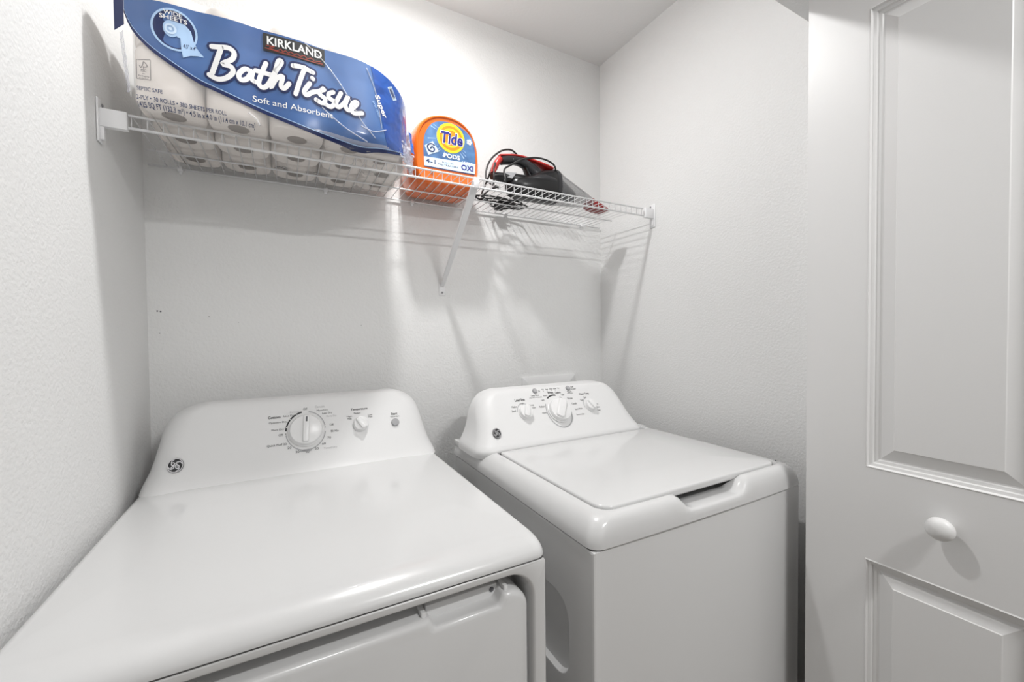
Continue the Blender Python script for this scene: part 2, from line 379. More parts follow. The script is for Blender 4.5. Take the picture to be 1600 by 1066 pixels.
    bk += [T('Cottons',-.031,1.0570,.0068,.029,bold=.02), T('Optimum Dry',-.0225,1.0432,.0058,.042), T('Less Dry',.0045,1.0572,.0056,.027), T('More Dry',-.0235,1.0252,.0056,.029), T('Off',-.0165,1.0120,.0056,.010),
           T('Quick Fluff 20',-.026,.9885,.006,.045), T('20',.003,.9790,.0056,.009), T('30',.0215,.9670,.0056,.009), T('40',.0450,.9640,.0056,.009), T('50',.0680,.9690,.0056,.009), T('60',.0860,.9790,.0056,.009), T('70',.1000,.9925,.0056,.009), T('80 Min',.1150,1.0080,.0056,.020), T('Off',.1080,1.0245,.0056,.010),
           T('Off',.0434,1.0715,.0056,.010), T('More Dry',.0860,1.0640,.0056,.028), T('Less Dry',.0985,1.0555,.0056,.026), T('Temperature',.1840,1.0580,.0068,.046,bold=.02), T('Medium',.1775,1.0480,.0048,.018), T('High',.1560,1.0405,.0048,.014),T('Heat',.1560,1.0350,.0042,.012), T('Low',.2130,1.0405,.0048,.012),T('Heat',.2130,1.0350,.0042,.012), T('Start',.2822,1.0365,.0068,.018,bold=.02), T('Push to Start',.2830,1.0290,.0044,.026)]
    gy += [T('Damp Dry',.0190,1.0655,.0054,.026), T('Casuals',.0800,1.0745,.0056,.024), T('Damp Dry',.1090,1.0470,.0052,.026), T('Timed Dry',.1020,.9665,.006,.034)]
    print_on(con, fn, 'dial_lettering', 'ink', bk); print_on(con, fn, 'grey_lettering', 'greyink', gy)
    tick = [disc2d(kx+.0482*math.cos(math.radians(a)),kz+.0482*math.sin(math.radians(a)),.0013,n=8) for a in (118,140,165)]
    print_on(con, fn, 'dial_ticks', 'white', tick, .0010)
    tick = [disc2d(kx+.0482*math.cos(math.radians(a)),kz+.0482*math.sin(math.radians(a)),.0012,n=8) for a in (4,184)]
    print_on(con, fn, 'dial_stops', 'ink', tick, .0008)
    print_on(con, fn, 'dial_window', 'greyink', [poly2d(rr(kx-.016,kx+.012,kz-.0515,kz-.0458,.002,2))], .0007)
    print_on(con, fn, 'window_lettering', 'ink2', [T('TIMED DRY',kx-.002,kz-.0487,.003,.018)], .0010)
    return t
build_dryer()

# ------------------------------------------------------------------ washer
def build_washer():
    X0, X1, YF, YBK, ZS = .474, 1.156, .576, 1.278, .883
    xc = (X0+X1)/2
    t = thing('washer', 'white top-loading washing machine on the right, closed lid, beside the folded door', 'washing machine', (xc,.93,0))
    # cabinet: front and right are plain, the left side carries an oval grip pocket
    sides = loft([[(x,y,z) for x,y in rr(X0+.018,X1-.003,YF+.004,YBK-.006,(.012,.006,.006,.001),4)] for z in (.015,ZS-.0025)])
    cab = mk('cabinet', *sides, 'enamel2', t, 30)
    def sring(x, y0, y1, z0, z1, r): return [(x,y,z) for y,z in rr(y0,y1,z0,z1,r,6)]
    def so(x, i): return [(x,y,z) for y,z in rr(YF+.004+i,YBK-.006-i,.015+i,ZS-.0025-i,(.002,.002,.002,.002),6)]
    pk = lambda x, i: sring(x,.655+i,.86-i,.583+i,.752-i,.048-i)
    mk('side_panel', *loft([so(X0+.019,0),so(X0+.0075,0),so(X0+.0042,.0012),so(X0+.003,.0045),pk(X0+.003,0),pk(X0+.0034,.0014),pk(X0+.006,.0024),pk(X0+.0135,.006)],True,True), 'enamel2', cab)
    mk('top_seam', *loft([[(x,y,z) for x,y in rr(X0+.0045,X1-.0045,YF+.0055,YBK-.008,.012,4)] for z in (ZS-.004,ZS+.002)]), 'seam', t)
    # top cover: rolled skirt, flat rim, opening for the lid, hand notch in the front lip
    LX0, LX1, LY0, LY1, ZL = .5235, 1.104, .605, 1.043, .941
    NX0, NX1 = .700, .940                       # hand notch
    def notch(x):
        if x < NX0 or x > NX1: return 0
        e = .045; u = min((x-NX0)/e,(NX1-x)/e,1); return u*u*(3-2*u)
    nf = 48
    def ring(i_s, i_f, z, rad, nd=0, ny=0):
        p = []
        x0, x1, y0, y1 = X0+i_s, X1-i_s, YF+i_f, YBK
        bow = lambda x: -.004*(1-((x-xc)/(X1-xc))**2)
        for k in range(9): a = math.radians(180+90*k/8); p.append((x0+rad+rad*math.cos(a), y0+rad+rad*math.sin(a)))
        a0, a1 = x0+rad, x1-rad
        for k in range(1,nf): p.append((a0+(a1-a0)*k/nf, y0))
        for k in range(9): a = math.radians(-90+90*k/8); p.append((x1-rad+rad*math.cos(a), y0+rad+rad*math.sin(a)))
        p += [(x1,y1),(x0,y1)]
        out = []
        for (x,y) in p:
            f = notch(x) if y < y0+.004 else 0
            out.append((x, y+(bow(x) if y < y0+rad else 0)+ny*f, z-nd*f))
        return out
    rg = [ring(.003,.003,ZS+.0006,.02)]
    for a in (0,8,20,34,48,60,72,82,90):
        c, s = 1-math.cos(math.radians(a)), math.sin(math.radians(a))
        zz = ZS+.0012+.052*s
        rg.append(ring(.040*c, .024*c, zz, .026+.004*c, nd=max(0,(zz-(ZS+.022)))*.95, ny=.003*s))
    rg.append(ring(.0435,.0275,ZS+.0540,.030,nd=.0305,ny=.006))
    rg.append(ring(.0460,.0310,ZS+.0535,.032,nd=.0305,ny=.014))
    # down into the lid opening
    rg.append(ring(.0478,.0335,ZS+.0500,.034,nd=.027,ny=.024))
    rg.append(ring(.0485,.0345,ZS+.0200,.034,nd=.0,ny=.026))
    mk('top_cover', *loft(rg, False, True), 'enamel', t, 60)
    # lid
    l = []
    for i, z in ((.004,ZL-.017),(.0005,ZL-.013),(0,ZL-.005),(.0008,ZL-.0018),(.003,ZL-.0003),(.006,ZL+.0004),(.12,ZL+.0016)):
        l.append([(x,y,z) for x,y in rr(LX0+i,LX1-i,LY0+.004+i,LY1-i,(.036-min(i,.03),.008,.008,.036-min(i,.03)),8)])
    lid = mk('lid', *loft(l), 'enamel', t, 50)
    mk('hinge_pin', *tube([(LX0-.006,LY1-.005,ZL-.006),(LX0+.002,LY1-.005,ZL-.006)],.0036,10), 'ink', lid)
    mk('lid_bumper', *lathe([(0,.002),(.002,.002)],(LX1-.004,LY0+.0075,ZL-.0006),(0,0,1),10), 'ink2', lid)
    # console
    k, y0, z0 = .75, 1.049, .940
    yl = lambda z: y0+k*(z-z0)
    xcc = .786
    rows = [(.918,1.058,.318,.05),(.930,1.052,.3175,.05),(.936,1.0500,.3165,.05),(.943,yl(.943),.314,.05),(.953,yl(.953),.308,.052),(.968,yl(.968),.3005,.054),(.985,yl(.985),.294,.055),(1.005,yl(1.005),.289,.055),(1.025,yl(1.025),.285,.054),
            (1.045,yl(1.045),.279,.052),(1.060,yl(1.060),.2715,.048),(1.072,yl(1.072),.262,.044),(1.081,yl(1.081),.250,.038),(1.0875,yl(1.0875),.238,.032),(1.092,yl(1.092)+.003,.226,.028),(1.0945,yl(1.0945)+.008,.213,.024)]
    con = mk('console', *loft([[(x,y,z) for x,y in rr(xcc-wd,xcc+wd,yf,max(1.20,1.235),(r,.02,.02,r),7)] for z,yf,wd,r in rows]), 'plastic', t, 50)
    mk('console_back', *loft([[(x,y,z) for x,y in rr(X0+.028+i,X1-.115-i,1.13+i*.6,YBK-.004,.012,4)] for z,i in ((.930,0),(.985,.016),(1.04,.030),(1.075,.05),(1.083,.07))]), 'enamel2', t, 40)
    [mk('rear_flange', *bevbox(a,a+.020,1.10,YBK,ZS+.030,ZS+.0485,.002), 'enamel', t, 40) for a in (X0+.002,X1-.022)]
    fn, nrm, up = face_fn(y0, z0, k)
    ge_badge(con, fn, .5345, .984, .0125, 1.0)
    kx, kz = .7735, 1.0215
    dial(con, fn, nrm, up, kx, kz, .0395, .026, 'cycle_knob', .42, 32)
    dial(con, fn, nrm, up, .6495, 1.0265, .0225, .021, 'load_size_knob', .46, 22)
    dial(con, fn, nrm, up, .9035, 1.0265, .0205, .021, 'water_temperature_knob', .46, -28)
    for x, z in ((.7104,1.0845),(.8428,1.0840)):
        bt = mk('push_button', *lathe([(0,.0088),(.003,.0088),(.0045,.0076),(.005,0)],fn(x,z,0),nrm,24), 'button', con, 35)
        mk('button_face', *lathe([(.0046,.0066),(.0056,.0062),(.0058,0)],fn(x,z,0),nrm,20), 'greyink', bt, 35)
    bk, gy = [], []
    bk.append(ring2d(kx,kz,.0445,.0482,78,124,16)); gy.append(ring2d(kx,kz,.0445,.0475,150,420,60))
    gy.append(ring2d(.6495,1.0265,.0255,.0272,60,170,24)); gy.append(ring2d(.9035,1.0265,.0235,.0252,95,190,20))
    bk += [T('Load Size',.6450,1.0635,.0072,.036,bold=.02), T('Medium',.6180,1.0460,.0052,.018), T('Large',.6480,1.0530,.0052,.014), T('Small',.6120,1.0350,.0052,.014), T('X-Large',.6800,1.0455,.0052,.018), T('Super',.6870,1.0380,.0052,.013),
           T('Whites',.7670,1.0760,.0062,.022,bold=.02), T('Colors',.7960,1.0745,.0062,.022,bold=.02), T('Heavy',.7440,1.0680,.0052,.015), T('Light',.7280,1.0560,.0052,.013), T('Medium',.7160,1.0385,.0052,.020), T('Heavy',.7175,1.0200,.0052,.017), T('Light',.8120,1.0660,.0052,.013),
           T('Delicates',.8350,1.0540,.0052,.021), T('Casuals',.8430,1.0370,.0052,.020), T('Speed Wash',.8520,1.0200,.0052,.030), T('Drain & Spin',.8500,1.0040,.0052,.032),
           T('Water Temp',.8990,1.0625,.0066,.042,bold=.02), T('Cold',.8790,1.0450,.0050,.012), T('Cool',.8960,1.0520,.0050,.012), T('Warm',.9330,1.0285,.0050,.014), T('Hot',.9350,1.0190,.0050,.010), T('Cold',.9320,1.0100,.0050,.012),
           T('Deep Rinse',.7060,1.0715,.0056,.030), T('press before starting cycle',.7060,1.0660,.0038,.048), T('Start',.8440,1.0735,.0056,.018), T('hold to pause',.8440,1.0685,.0038,.024),
           T('Fill',.7430,1.0870,.0042,.007), T('Soak',.7580,1.0870,.0042,.010), T('Wash',.7740,1.0870,.0042,.011), T('Rinse',.7900,1.0870,.0042,.011), T('Spin',.8060,1.0870,.0042,.010), T('On',.7270,1.0835,.0042,.006), T('Off',.8620,1.0870,.0046,.012), T('Lid Locked',.8640,1.0810,.0044,.020)]
    bk += [disc2d(x,1.0815,.0009,n=8) for x in (.7430,.7580,.7740,.7900,.8060)]
    print_on(con, fn, 'dial_lettering', 'ink', bk); print_on(con, fn, 'dial_rings', 'greyink', gy)
    return t
build_washer()

# ------------------------------------------------------------------ wire shelf across the closet
ZD, YFR, YRR = 1.737, 1.145, 1.441
def build_shelf():
    t = thing('wire_shelf', 'white vinyl-coated wire shelf spanning the closet above the machines', 'shelf', ((XL+XR)/2,1.3,ZD))
    xa, xb = -.277, 1.183
    w0 = mk('cross_wire', *tube([(0,YRR,ZD),(0,YFR+.003,ZD),(0,YFR,ZD-.003),(0,YFR,ZD-.029)],.00125,5), 'wire', t, True, loc=(0,0,0))
    n = 57
    for i in range(n):
        x = xa+.004+(xb-xa-.008)*i/(n-1)
        if i == 0: w0.location = Vector((x,0,0))-origin(t)
        else: share(w0, t, (x,0,0))
    for nm, y, z, r in (('front_rail',YFR-.0025,ZD-.0025,.0026),('lip_rail',YFR-.0032,ZD-.0285,.0031),('support_rod',1.327,ZD-.0035,.0024),('back_rail',YRR,ZD-.0035,.0027)):
        e = .012 if nm == 'support_rod' else 0
        mk(nm, *tube([(xa-e if nm != 'back_rail' else XL+.012,y,z),(xb+e if nm != 'back_rail' else XR-.01,y,z)],r,8), 'wire', t, True)
    for sgn, xw in ((1,XL),(-1,XR)):          # end brackets screwed to the side walls
        def bx(x0,x1,y0,y1,z0,z1,b=.002):
            a, c = xw+sgn*x0, xw+sgn*x1
            return bevbox(min(a,c),max(a,c),y0,y1,z0,z1,b)
        br = mk('end_bracket', *join(bx(.0003,.004,1.134,1.160,ZD-.066,ZD+.022,.0015), bx(.003,.047,1.139,1.153,ZD-.034,ZD+.003), bx(.003,.010,1.141,1.1515,ZD-.060,ZD-.030,.0015)), 'wire', t, 30)
        for z in (ZD+.013,ZD-.054):
            mk('screw', *lathe([(0,.0036),(.0012,.0034),(.0022,.0018),(.0024,0)],(xw+sgn*.0042,1.1555 if z > ZD else 1.150,z),(sgn,0,0),10), 'screw', br)
    c0 = None
    for x in (-.245,.12,.395,.76,1.13):       # clips on the back wall
        if c0 is None:
            c0 = mk('wall_clip', *join(bevbox(-.006,.006,YRR-.006,YB-.0003,ZD-.010,ZD+.001,.0015),bevbox(-.004,.004,YB-.006,YB-.0003,ZD-.016,ZD+.007,.001)), 'wire', t, 30, loc=(0,0,0))
            c0.location = Vector((x,0,0))-origin(t)
        else: share(c0, t, (x,0,0))
    # diagonal brace: channel bar from the lip down to a foot on the wall
    P = Vector((.505,YFR-.003,ZD-.010)); Q = Vector((.500,YB-.008,1.448)); d = (Q-P).normalized(); s = Vector((1,0,0)); nn = d.cross(s).normalized()
    rg = []
    for q, wd, th in ((0,.0115,.0045),(.03,.0115,.0045),(.62,.0100,.0045),(.97,.0075,.004),(1,.0065,.003)):
        c = P+(Q-P)*q
        rg.append([tuple(c+s*a+nn*b) for a,b in rr(-wd,wd,-th,th,.0025,3)])
    b = mk('support_brace', *loft(rg), 'wire', t, 40)
    mk('brace_hook', *bevbox(.4965,.5135,YFR-.0075,YFR+.004,ZD-.032,ZD+.001,.002), 'wire', b, 40)
    mk('brace_foot', *loft([[(x,y,z) for x,z in rr(.489+i,.511-i,1.413+i,1.455-i,.004,3)] for y,i in ((YB-.0003,0),(YB-.003,0),(YB-.004,.001))]), 'wire', b, 40)
    mk('screw', *lathe([(0,.0038),(.0015,.0034),(.0022,0)],(.500,YB-.004,1.4235),(0,-1,0),10), 'screw', b)
build_shelf()

# ------------------------------------------------------------------ washer supply outlet box on the back wall
def build_outlet():
    t = thing('outlet_box', 'white recessed laundry outlet plate on the back wall, mostly hidden behind the washer', 'outlet box', (.96,YB,.98))
    R = lambda y,i: [(x,y,z) for x,z in rr(.829+i,1.091-i,.90+i,1.096-i,.004,3)]
    mk('face_plate', *loft([R(YB-.0003,0),R(YB-.007,0),R(YB-.009,.002),R(YB-.009,.055),R(YB-.002,.057)],False,True), 'plastic', t, 40)
    for x in (.905,1.015):
        mk('valve', *join(lathe([(0,.011),(.004,.011),(.006,.006),(.02,.006),(.021,0)],(x,YB-.002,.97),(0,-1,0),16), tube([(x-.014,YB-.024,.97),(x+.014,YB-.024,.97)],.004,8)), 'brass', t, 40)
build_outlet()

# ------------------------------------------------------------------ pack of bath tissue, overhanging the shelf's front edge
def build_pack():
    Z0, Z1 = ZD+.002, 1.968
    t = thing('bath_tissue_pack', 'large plastic-wrapped pack of white toilet rolls with blue printed band on the shelf', 'toilet paper', (.03,1.25,Z0))
    # outline seen from above; the wrap tapers to a gathered end on the right
    ctrl = [(-.245,1.422),(-.257,1.36),(-.259,1.24),(-.258,1.12),(-.250,1.078),(-.232,1.064),(-.19,1.060),(-.146,1.0635),(-.09,1.060),(-.036,1.0635),(.03,1.060),(.088,1.0635),(.14,1.061),(.190,1.065),(.238,1.083),(.274,1.113),(.300,1.155),(.316,1.21),(.324,1.28),(.325,1.35),(.316,1.40),(.28,1.428),(.15,1.432),(0,1.434),(-.13,1.434),(-.215,1.434)]
    out = spline(ctrl, 6, True)
    rolls_r = .0568
    def dip(y): return .016*max(0,(1.138-y)/.078)**1.3 if y < 1.138 else 0
    i0 = min(range(len(out)), key=lambda i: (out[i][0]+.232)**2+(out[i][1]-1.064)**2)
    fr = out[i0:i0+6*15]                      # front run, left to right and round the end
    arc = [out[i0][0]]
    for a, b in zip(fr, fr[1:]): arc.append(arc[-1]+math.hypot(b[0]-a[0],b[1]-a[1]))
    nrm = []
    for i in range(len(fr)):
        a, b = fr[max(0,i-1)], fr[min(len(fr)-1,i+1)]; L = math.hypot(b[0]-a[0],b[1]-a[1]); nrm.append(((b[1]-a[1])/L,-(b[0]-a[0])/L))
    def inset(z):                              # the wrap rounds over at the top and bottom
        e = 0
        if z < Z0+.022: e = .022*(1-math.sqrt(max(0,1-((Z0+.022-z)/.022)**2)))
        if z > Z1-.026: e = .026*(1-math.sqrt(max(0,1-((z-Z1+.026)/.026)**2)))
        return e
    def taper(a, z):                           # top of the pack sinks towards the gathered end
        return z
    def surf(a, z, off=0):
        if a <= arc[0]: p, n = (a, fr[0][1]+(arc[0]-a)*.35), nrm[0]
        else:
            i = 0
            while i < len(arc)-2 and arc[i+1] < a: i += 1
            q = min(1,(a-arc[i])/(arc[i+1]-arc[i]))
            p = tuple(fr[i][k]*(1-q)+fr[i+1][k]*q for k in (0,1)); n = tuple(nrm[i][k]*(1-q)+nrm[i+1][k]*q for k in (0,1))
        e = off-inset(z)
        x, y = p[0]+n[0]*e, p[1]+n[1]*e
        fall = max(0,(x-.15)/.17)**2*.055*max(0,(z-Z0)/(Z1-Z0))
        w = 0
        return (x+n[0]*w, y+n[1]*w, z-dip(p[1])*(1-(z-Z0)/(Z1-Z0))-fall)
    # rolls
    cols = (-.198,-.083,.033,.149,.2555); rows_ = (1.122,1.2405,1.364)
    def roll_geo():
        h, c, n = .1125, .0205, 32
        def q(hh, r, sq):
            ring = []
            for k in range(n):
                t_ = 2*math.pi*k/n; u, v = abs(math.cos(t_)), abs(math.sin(t_)); p = 2+1.1*sq
                e = r/(u**p+v**p)**(1/p); ring.append((e*math.cos(t_), e*math.sin(t_), hh))
            return ring
        R = rolls_r
        return loft([q(h*.15,c,0),q(.0015,c,0),q(0,c+.001,0),q(0,R-.008,.8),q(.0025,R-.003,1),q(.009,R,1),q(h-.009,R,1),q(h-.0025,R-.003,1),q(h,R-.008,.8),q(h,c+.001,0),q(h-.0015,c,0),q(h*.85,c,0)],False,False)
    rg, cg = roll_geo(), lathe([(0,.0204),(.1125,.0204),(.1125,.0192),(0,.0192),(0,.0204)],(0,0,0),(0,0,1),14)
    r0 = c0 = None
    for k in range(2):
        for i, x in enumerate(cols):
            for j, y in enumerate(rows_):
                yy = y+(.042 if i == 4 and j == 0 else (.017 if i == 4 and j == 1 else 0)) - (.012 if i == 4 and j == 2 else 0)
                if i == 4 and j == 0: x2 = x-.0235
                else: x2 = x
                sc = 0
                z = Z0+.001+k*.1135+sc-(.012 if (i == 4 and k == 1) else 0)
                if r0 is None:
                    r0 = mk('toilet_roll', *rg, 'paper', t, 40, loc=(0,0,0)); r0.location = Vector((x2,yy,z))-origin(t)
                    c0 = mk('core_tube', *cg, 'card', r0, 40, loc=origin(r0))
                    me = c0.data; 
                    for v in me.vertices: v.co += origin(r0)
                else:
                    r = share(r0, t, (x2,yy,z)); r.scale = (.84,.84,1) if i == 4 and j == 0 else (1,1,1); c = c0.copy(); COL.objects.link(c); c.parent = r; c.location = (0,0,0)
    # clear wrap
    cx, cy = .03, 1.25
    rings = []
    zs = [Z0,Z0+.002,Z0+.006,Z0+.013,Z0+.022]+[Z0+.022+(Z1-.048-Z0)*k/8 for k in range(1,8)]+[Z1-.026,Z1-.016,Z1-.008,Z1-.002,Z1]
    m = len(out); on = []
    for i in range(m):
        a, b = out[i-1], out[(i+1)%m]; L = math.hypot(b[0]-a[0],b[1]-a[1]); on.append(((b[1]-a[1])/L,-(b[0]-a[0])/L))
    for z in zs:
        e = inset(z); r = []
        for (x,y),(nx,ny) in zip(out,on):
            X, Y = x-nx*e, y-ny*e
            fall = max(0,(X-.15)/.17)**2*.055*max(0,(z-Z0)/(Z1-Z0))
            r.append((X, Y, z-dip(y)*(1-(z-Z0)/(Z1-Z0))-fall+(.0025*math.sin(X*54+1)*math.sin(Y*50) if z > Z1-.004 else 0)))
        rings.append(r)
    for q in (.6,.2):                          # close over the top
        rings.append([(cx+(x-cx)*q, cy+(y-cy)*q, z+.004+.003*math.sin(x*54+1)) for x,y,z in rings[len(zs)-1]])
    wrap = mk('plastic_wrap', *loft(rings, True, True), 'film', t, 60)
    # blue printed band: between a falling lower edge and the top edge
    low = [(-.262,1.9066),(-.249,1.8751),(-.2161,1.842),(-.1565,1.8095),(-.1141,1.7952),(-.0464,1.7767),(.014,1.7622),(.0786,1.7495),(.1621,1.738),(.22,1.743),(.29,1.752),(.34,1.766),(.45,1.79)]
    upp = [(-.262,1.934),(-.20,1.938),(-.1218,1.9415),(-.043,1.9415),(.0177,1.9405),(.056,1.9395),(.1229,1.937),(.20,1.935),(.30,1.935),(.40,1.934)]
    def lerp(tb, x):
        for (a,b),(c,d) in zip(tb,tb[1:]):
            if x <= c: return b+(d-b)*(x-a)/(c-a)
        return tb[-1][1]
    lows = spline(low,6)
    def patch(xs, f0, f1, off, nz=10):
        V, Fc = [], []
        for i, x in enumerate(xs):
            for k in range(nz+1): V.append(surf(x, f0(x)+(f1(x)-f0(x))*k/nz, off))
            if i:
                for k in range(nz): a = (i-1)*(nz+1)+k; Fc.append((a,a+1,a+nz+2,a+nz+1))
        return V, Fc
    xs = [-.262+.006*k for k in range(int(.70/.006)+1)]
    band = mk('printed_band', *patch(xs, lambda x: lerp(lows,x), lambda x: lerp(upp,x), .0008), 'blue', wrap, True, label='blue printed band with white script lettering')
    P_ = lambda name, m_, geos, off: mk(name, *join(*[onto(g, surf, off) for g in geos]), m_, wrap)
    mk('band_edging', *patch(xs, lambda x: lerp(lows,x)-.0002, lambda x: lerp(lows,x)+.0075, .0011, 2), 'navy', wrap, True)
    mk('band_edge_line', *patch(xs, lambda x: lerp(lows,x)+.0072, lambda x: lerp(lows,x)+.0086, .0013, 1), 'pale', wrap, True)
    mk('end_panel', *patch([.196+.005*k for k in range(30)], lambda x: max(lerp(lows,x)+.002, 1.935-4.2*(x-.196)), lambda x: 1.9355, .0014), 'endblue', wrap, True)
    mk('left_fold_print', *patch([-.278+.004*k for k in range(5)], lambda x: 1.872+.8*(x+.278), lambda x: 1.945, .0015, 4), 'navy', wrap, True)
    # script lettering, navy outline under white strokes
    B = [[(-.1214,1.8801),(-.1112,1.8817),(-.0925,1.8847),(-.0832,1.8776),(-.0873,1.864),(-.1036,1.8513),(-.0895,1.8499),(-.0859,1.8398),(-.0975,1.8259),(-.1126,1.8199),(-.1271,1.825)],
     [(-.1053,1.8818),(-.1137,1.855),(-.1215,1.8306)],
     [(-.0548,1.851),(-.0645,1.8527),(-.0754,1.8394),(-.0727,1.8293),(-.061,1.8344),(-.0508,1.8522),(-.0531,1.8367),(-.0453,1.832)],
     [(-.0254,1.8749),(-.0371,1.8438),(-.0394,1.8294),(-.0314,1.8246),(-.0211,1.8344),(-.0083,1.8613),(.0046,1.8839),(-.0016,1.8843),(-.0105,1.8513),(-.0171,1.8285),(-.0065,1.8478),(.0062,1.8561),(.0026,1.8363),(.0088,1.8321),(.0186,1.8442)],
     [(-.0448,1.8554),(-.0308,1.8548),(-.0146,1.8537)],
     [(.0268,1.8833),(.0452,1.8851),(.0671,1.8806)],
     [(.0506,1.8855),(.0403,1.8561),(.0311,1.8261)],
     [(.06,1.8556),(.0486,1.8368),(.0529,1.8295),(.0663,1.8391),(.0822,1.8457),(.088,1.8522)],
     [(.0655,1.8684),(.0668,1.8672)],
     [(.0902,1.8504),(.081,1.8454),(.0809,1.8381),(.0921,1.8312),(.0862,1.821),(.0728,1.8249)],
     [(.1098,1.8494),(.1004,1.8444),(.1002,1.8357),(.1117,1.8288),(.1045,1.817),(.0908,1.821)],
     [(.1262,1.8513),(.1152,1.8272),(.1209,1.8199),(.133,1.8317),(.1416,1.8478),(.1353,1.8272),(.1423,1.8176),(.157,1.8302),(.1621,1.8391),(.1535,1.8369),(.1472,1.8226),(.1543,1.8142),(.1728,1.8187)]]
    sp = [spline(s,5) for s in B]
    P_('script_outline','navy',[ribbon2d(s,.0185) for s in sp],.0017)
    P_('script_lettering','white',[ribbon2d(s,.0094) for s in sp],.0024)
    P_('slogan','white',[text2d('Soft and Absorbent',-.052,.108,1.7925,1.8045,.004)],.0017)
    # maker's plate
    P_('brand_plate','ink',[([(x,z) for z in (1.9000,1.9180,1.9360) for x in [-.0300+.1225*k/8 for k in range(9)]],[(r*9+k,r*9+k+1,r*9+k+10,r*9+k+9) for r in range(2) for k in range(8)])],.0018)
    P_('brand_lettering','white',[text2d('KIRKLAND',-.0225,.0865,1.9140,1.9310,.022)],.0025)
    P_('brand_script','red',[ribbon2d(spline(s,5),.0016) for s in ([(-.024,1.9115),(-.008,1.9125),(-.018,1.9085),(-.004,1.9060),(.004,1.9105),(.008,1.9065),(.013,1.9100),(.018,1.9065),(.023,1.9100),(.030,1.9070),(.036,1.9100),(.042,1.9065),(.050,1.9105),(.056,1.9060),(.064,1.9095),(.072,1.9060),(.084,1.9085)],[(-.026,1.9060),(.02,1.9035),(.07,1.9030),(.088,1.9045)])],.0025)
    # round emblem with a roll
    ex, ez = -.1825, 1.8925
    P_('emblem_ground','navy',[disc2d(ex,ez,.0345,.0355,40)],.0014)
    P_('emblem_ring','pale',[ring2d(ex,ez,.0335,.0372,ry=1.03)],.0018)
    P_('emblem_roll','pale',[disc2d(-.1880,1.8925,.0125,.0150,24),poly2d([(-.190,1.9072),(-.1660,1.9075),(-.1560,1.8975),(-.1520,1.8800),(-.1450,1.8660),(-.1350,1.8555),(-.1460,1.8550),(-.1580,1.8520),(-.1700,1.8450),(-.1725,1.8600),(-.1735,1.8800),(-.1780,1.8800)])],.0022)
    P_('emblem_roll_core','paler',[ring2d(-.1885,1.8920,.0060,.0095),disc2d(-.1885,1.8920,.0028,n=12)],.0028)
    P_('emblem_lettering','white',[text2d('WIDE',-.1990,-.1700,1.9172,1.9250,.012),text2d('SHEETS',-.2055,-.1620,1.9080,1.9158,.012)],.0030)
    P_('sheet_size','textblue',[text2d('4.5" x 4"',-.1690,-.1480,1.8640,1.8715,.01)],.0028)
    # small print on the clear part
    P_('small_print','textblue',[text2d('SEPTIC SAFE',-.2450,-.2040,1.7695,1.7765,.012),text2d('2-PLY \u2022 30 ROLLS \u2022 380 SHEETS PER ROLL',-.2460,-.0990,1.7535,1.7612,.012),text2d('1425 SQ FT (132.3 m\u00b2) \u2022 4.5 in x 4.0 in (11.4 cm x 10.1 cm)',-.2465,-.0480,1.7405,1.7505,.012)],.0014)
    bxp = [ribbon2d(p,.0008,cap=False) for p in ([(-.2440,1.7900),(-.2440,1.8240)],[(-.2440,1.8240),(-.2215,1.8270)],[(-.2215,1.8270),(-.2215,1.7905)],[(-.2215,1.7905),(-.2440,1.7900)])]
    bxp += [ribbon2d(spline([(-.2390,1.8140),(-.2370,1.8105),(-.2340,1.8160),(-.2325,1.8215),(-.2290,1.8190),(-.2265,1.8140),(-.2300,1.8125),(-.2330,1.8125)],4),.0011), ribbon2d([(-.2325,1.8130),(-.2325,1.8085)],.0011)]
    bxp += [text2d('FSC',-.2370,-.2285,1.8035,1.8080,.01),text2d('MIX',-.2350,-.2305,1.7990,1.8010),text2d('Packaging',-.2412,-.2240,1.7938,1.7975),text2d('FSC C000000'[:3],-.2400,-.2255,1.7912,1.7928)]
    P_('certification_mark','ink2',bxp,.0014)
    def turn(g, cx_, cz_, deg):
        c_, s_ = math.cos(math.radians(deg)), math.sin(math.radians(deg))
        return [(cx_+(x-cx_)*c_-(z-cz_)*s_, cz_+(x-cx_)*s_+(z-cz_)*c_) for x, z in g[0]], g[1]
    P_('end_lettering','white',[turn(text2d('Super',.195,.245,1.842,1.860,.02),.220,1.851,-62)],.0024)
    P_('end_small_print','pale',[turn(text2d('BATH TISSUE',.190,.226,1.838,1.843),.208,1.840,-62)],.0024)
    # bar code on the upper right of the wrap
    bc = [turn(rect2d(.2450+.0018*k,.2450+.0018*k+(.0011 if k % 3 else .0007),1.9000,1.9140),.257,1.907,-50) for k in range(14)]
    P_('bar_code','ink2',bc,.0026); P_('bar_code_ground','paler',[turn(rect2d(.243,.272,1.898,1.916),.257,1.907,-50)],.0020)
    # bold print on the underside, seen through the wires
    rnd = random.Random(3)
    ub = []
    for (x,y,wd) in ((.075,1.115,.05),(.00,1.322,.035),(.09,1.325,.06),(.215,1.25,.045)):
        for k in range(4):
            pts = [(x+wd*(q/5-.5)+rnd.uniform(-.004,.004), y-.012+.007*k+rnd.uniform(-.005,.005)) for q in range(6)]
            ub.append(ribbon2d(spline(pts,4),.0016))
    mk('underside_print', *join(*[([(x,y,Z0-.0012-dip(y)*1.05) for x,y in g[0]],g[1]) for g in ub]), 'ink2', wrap)
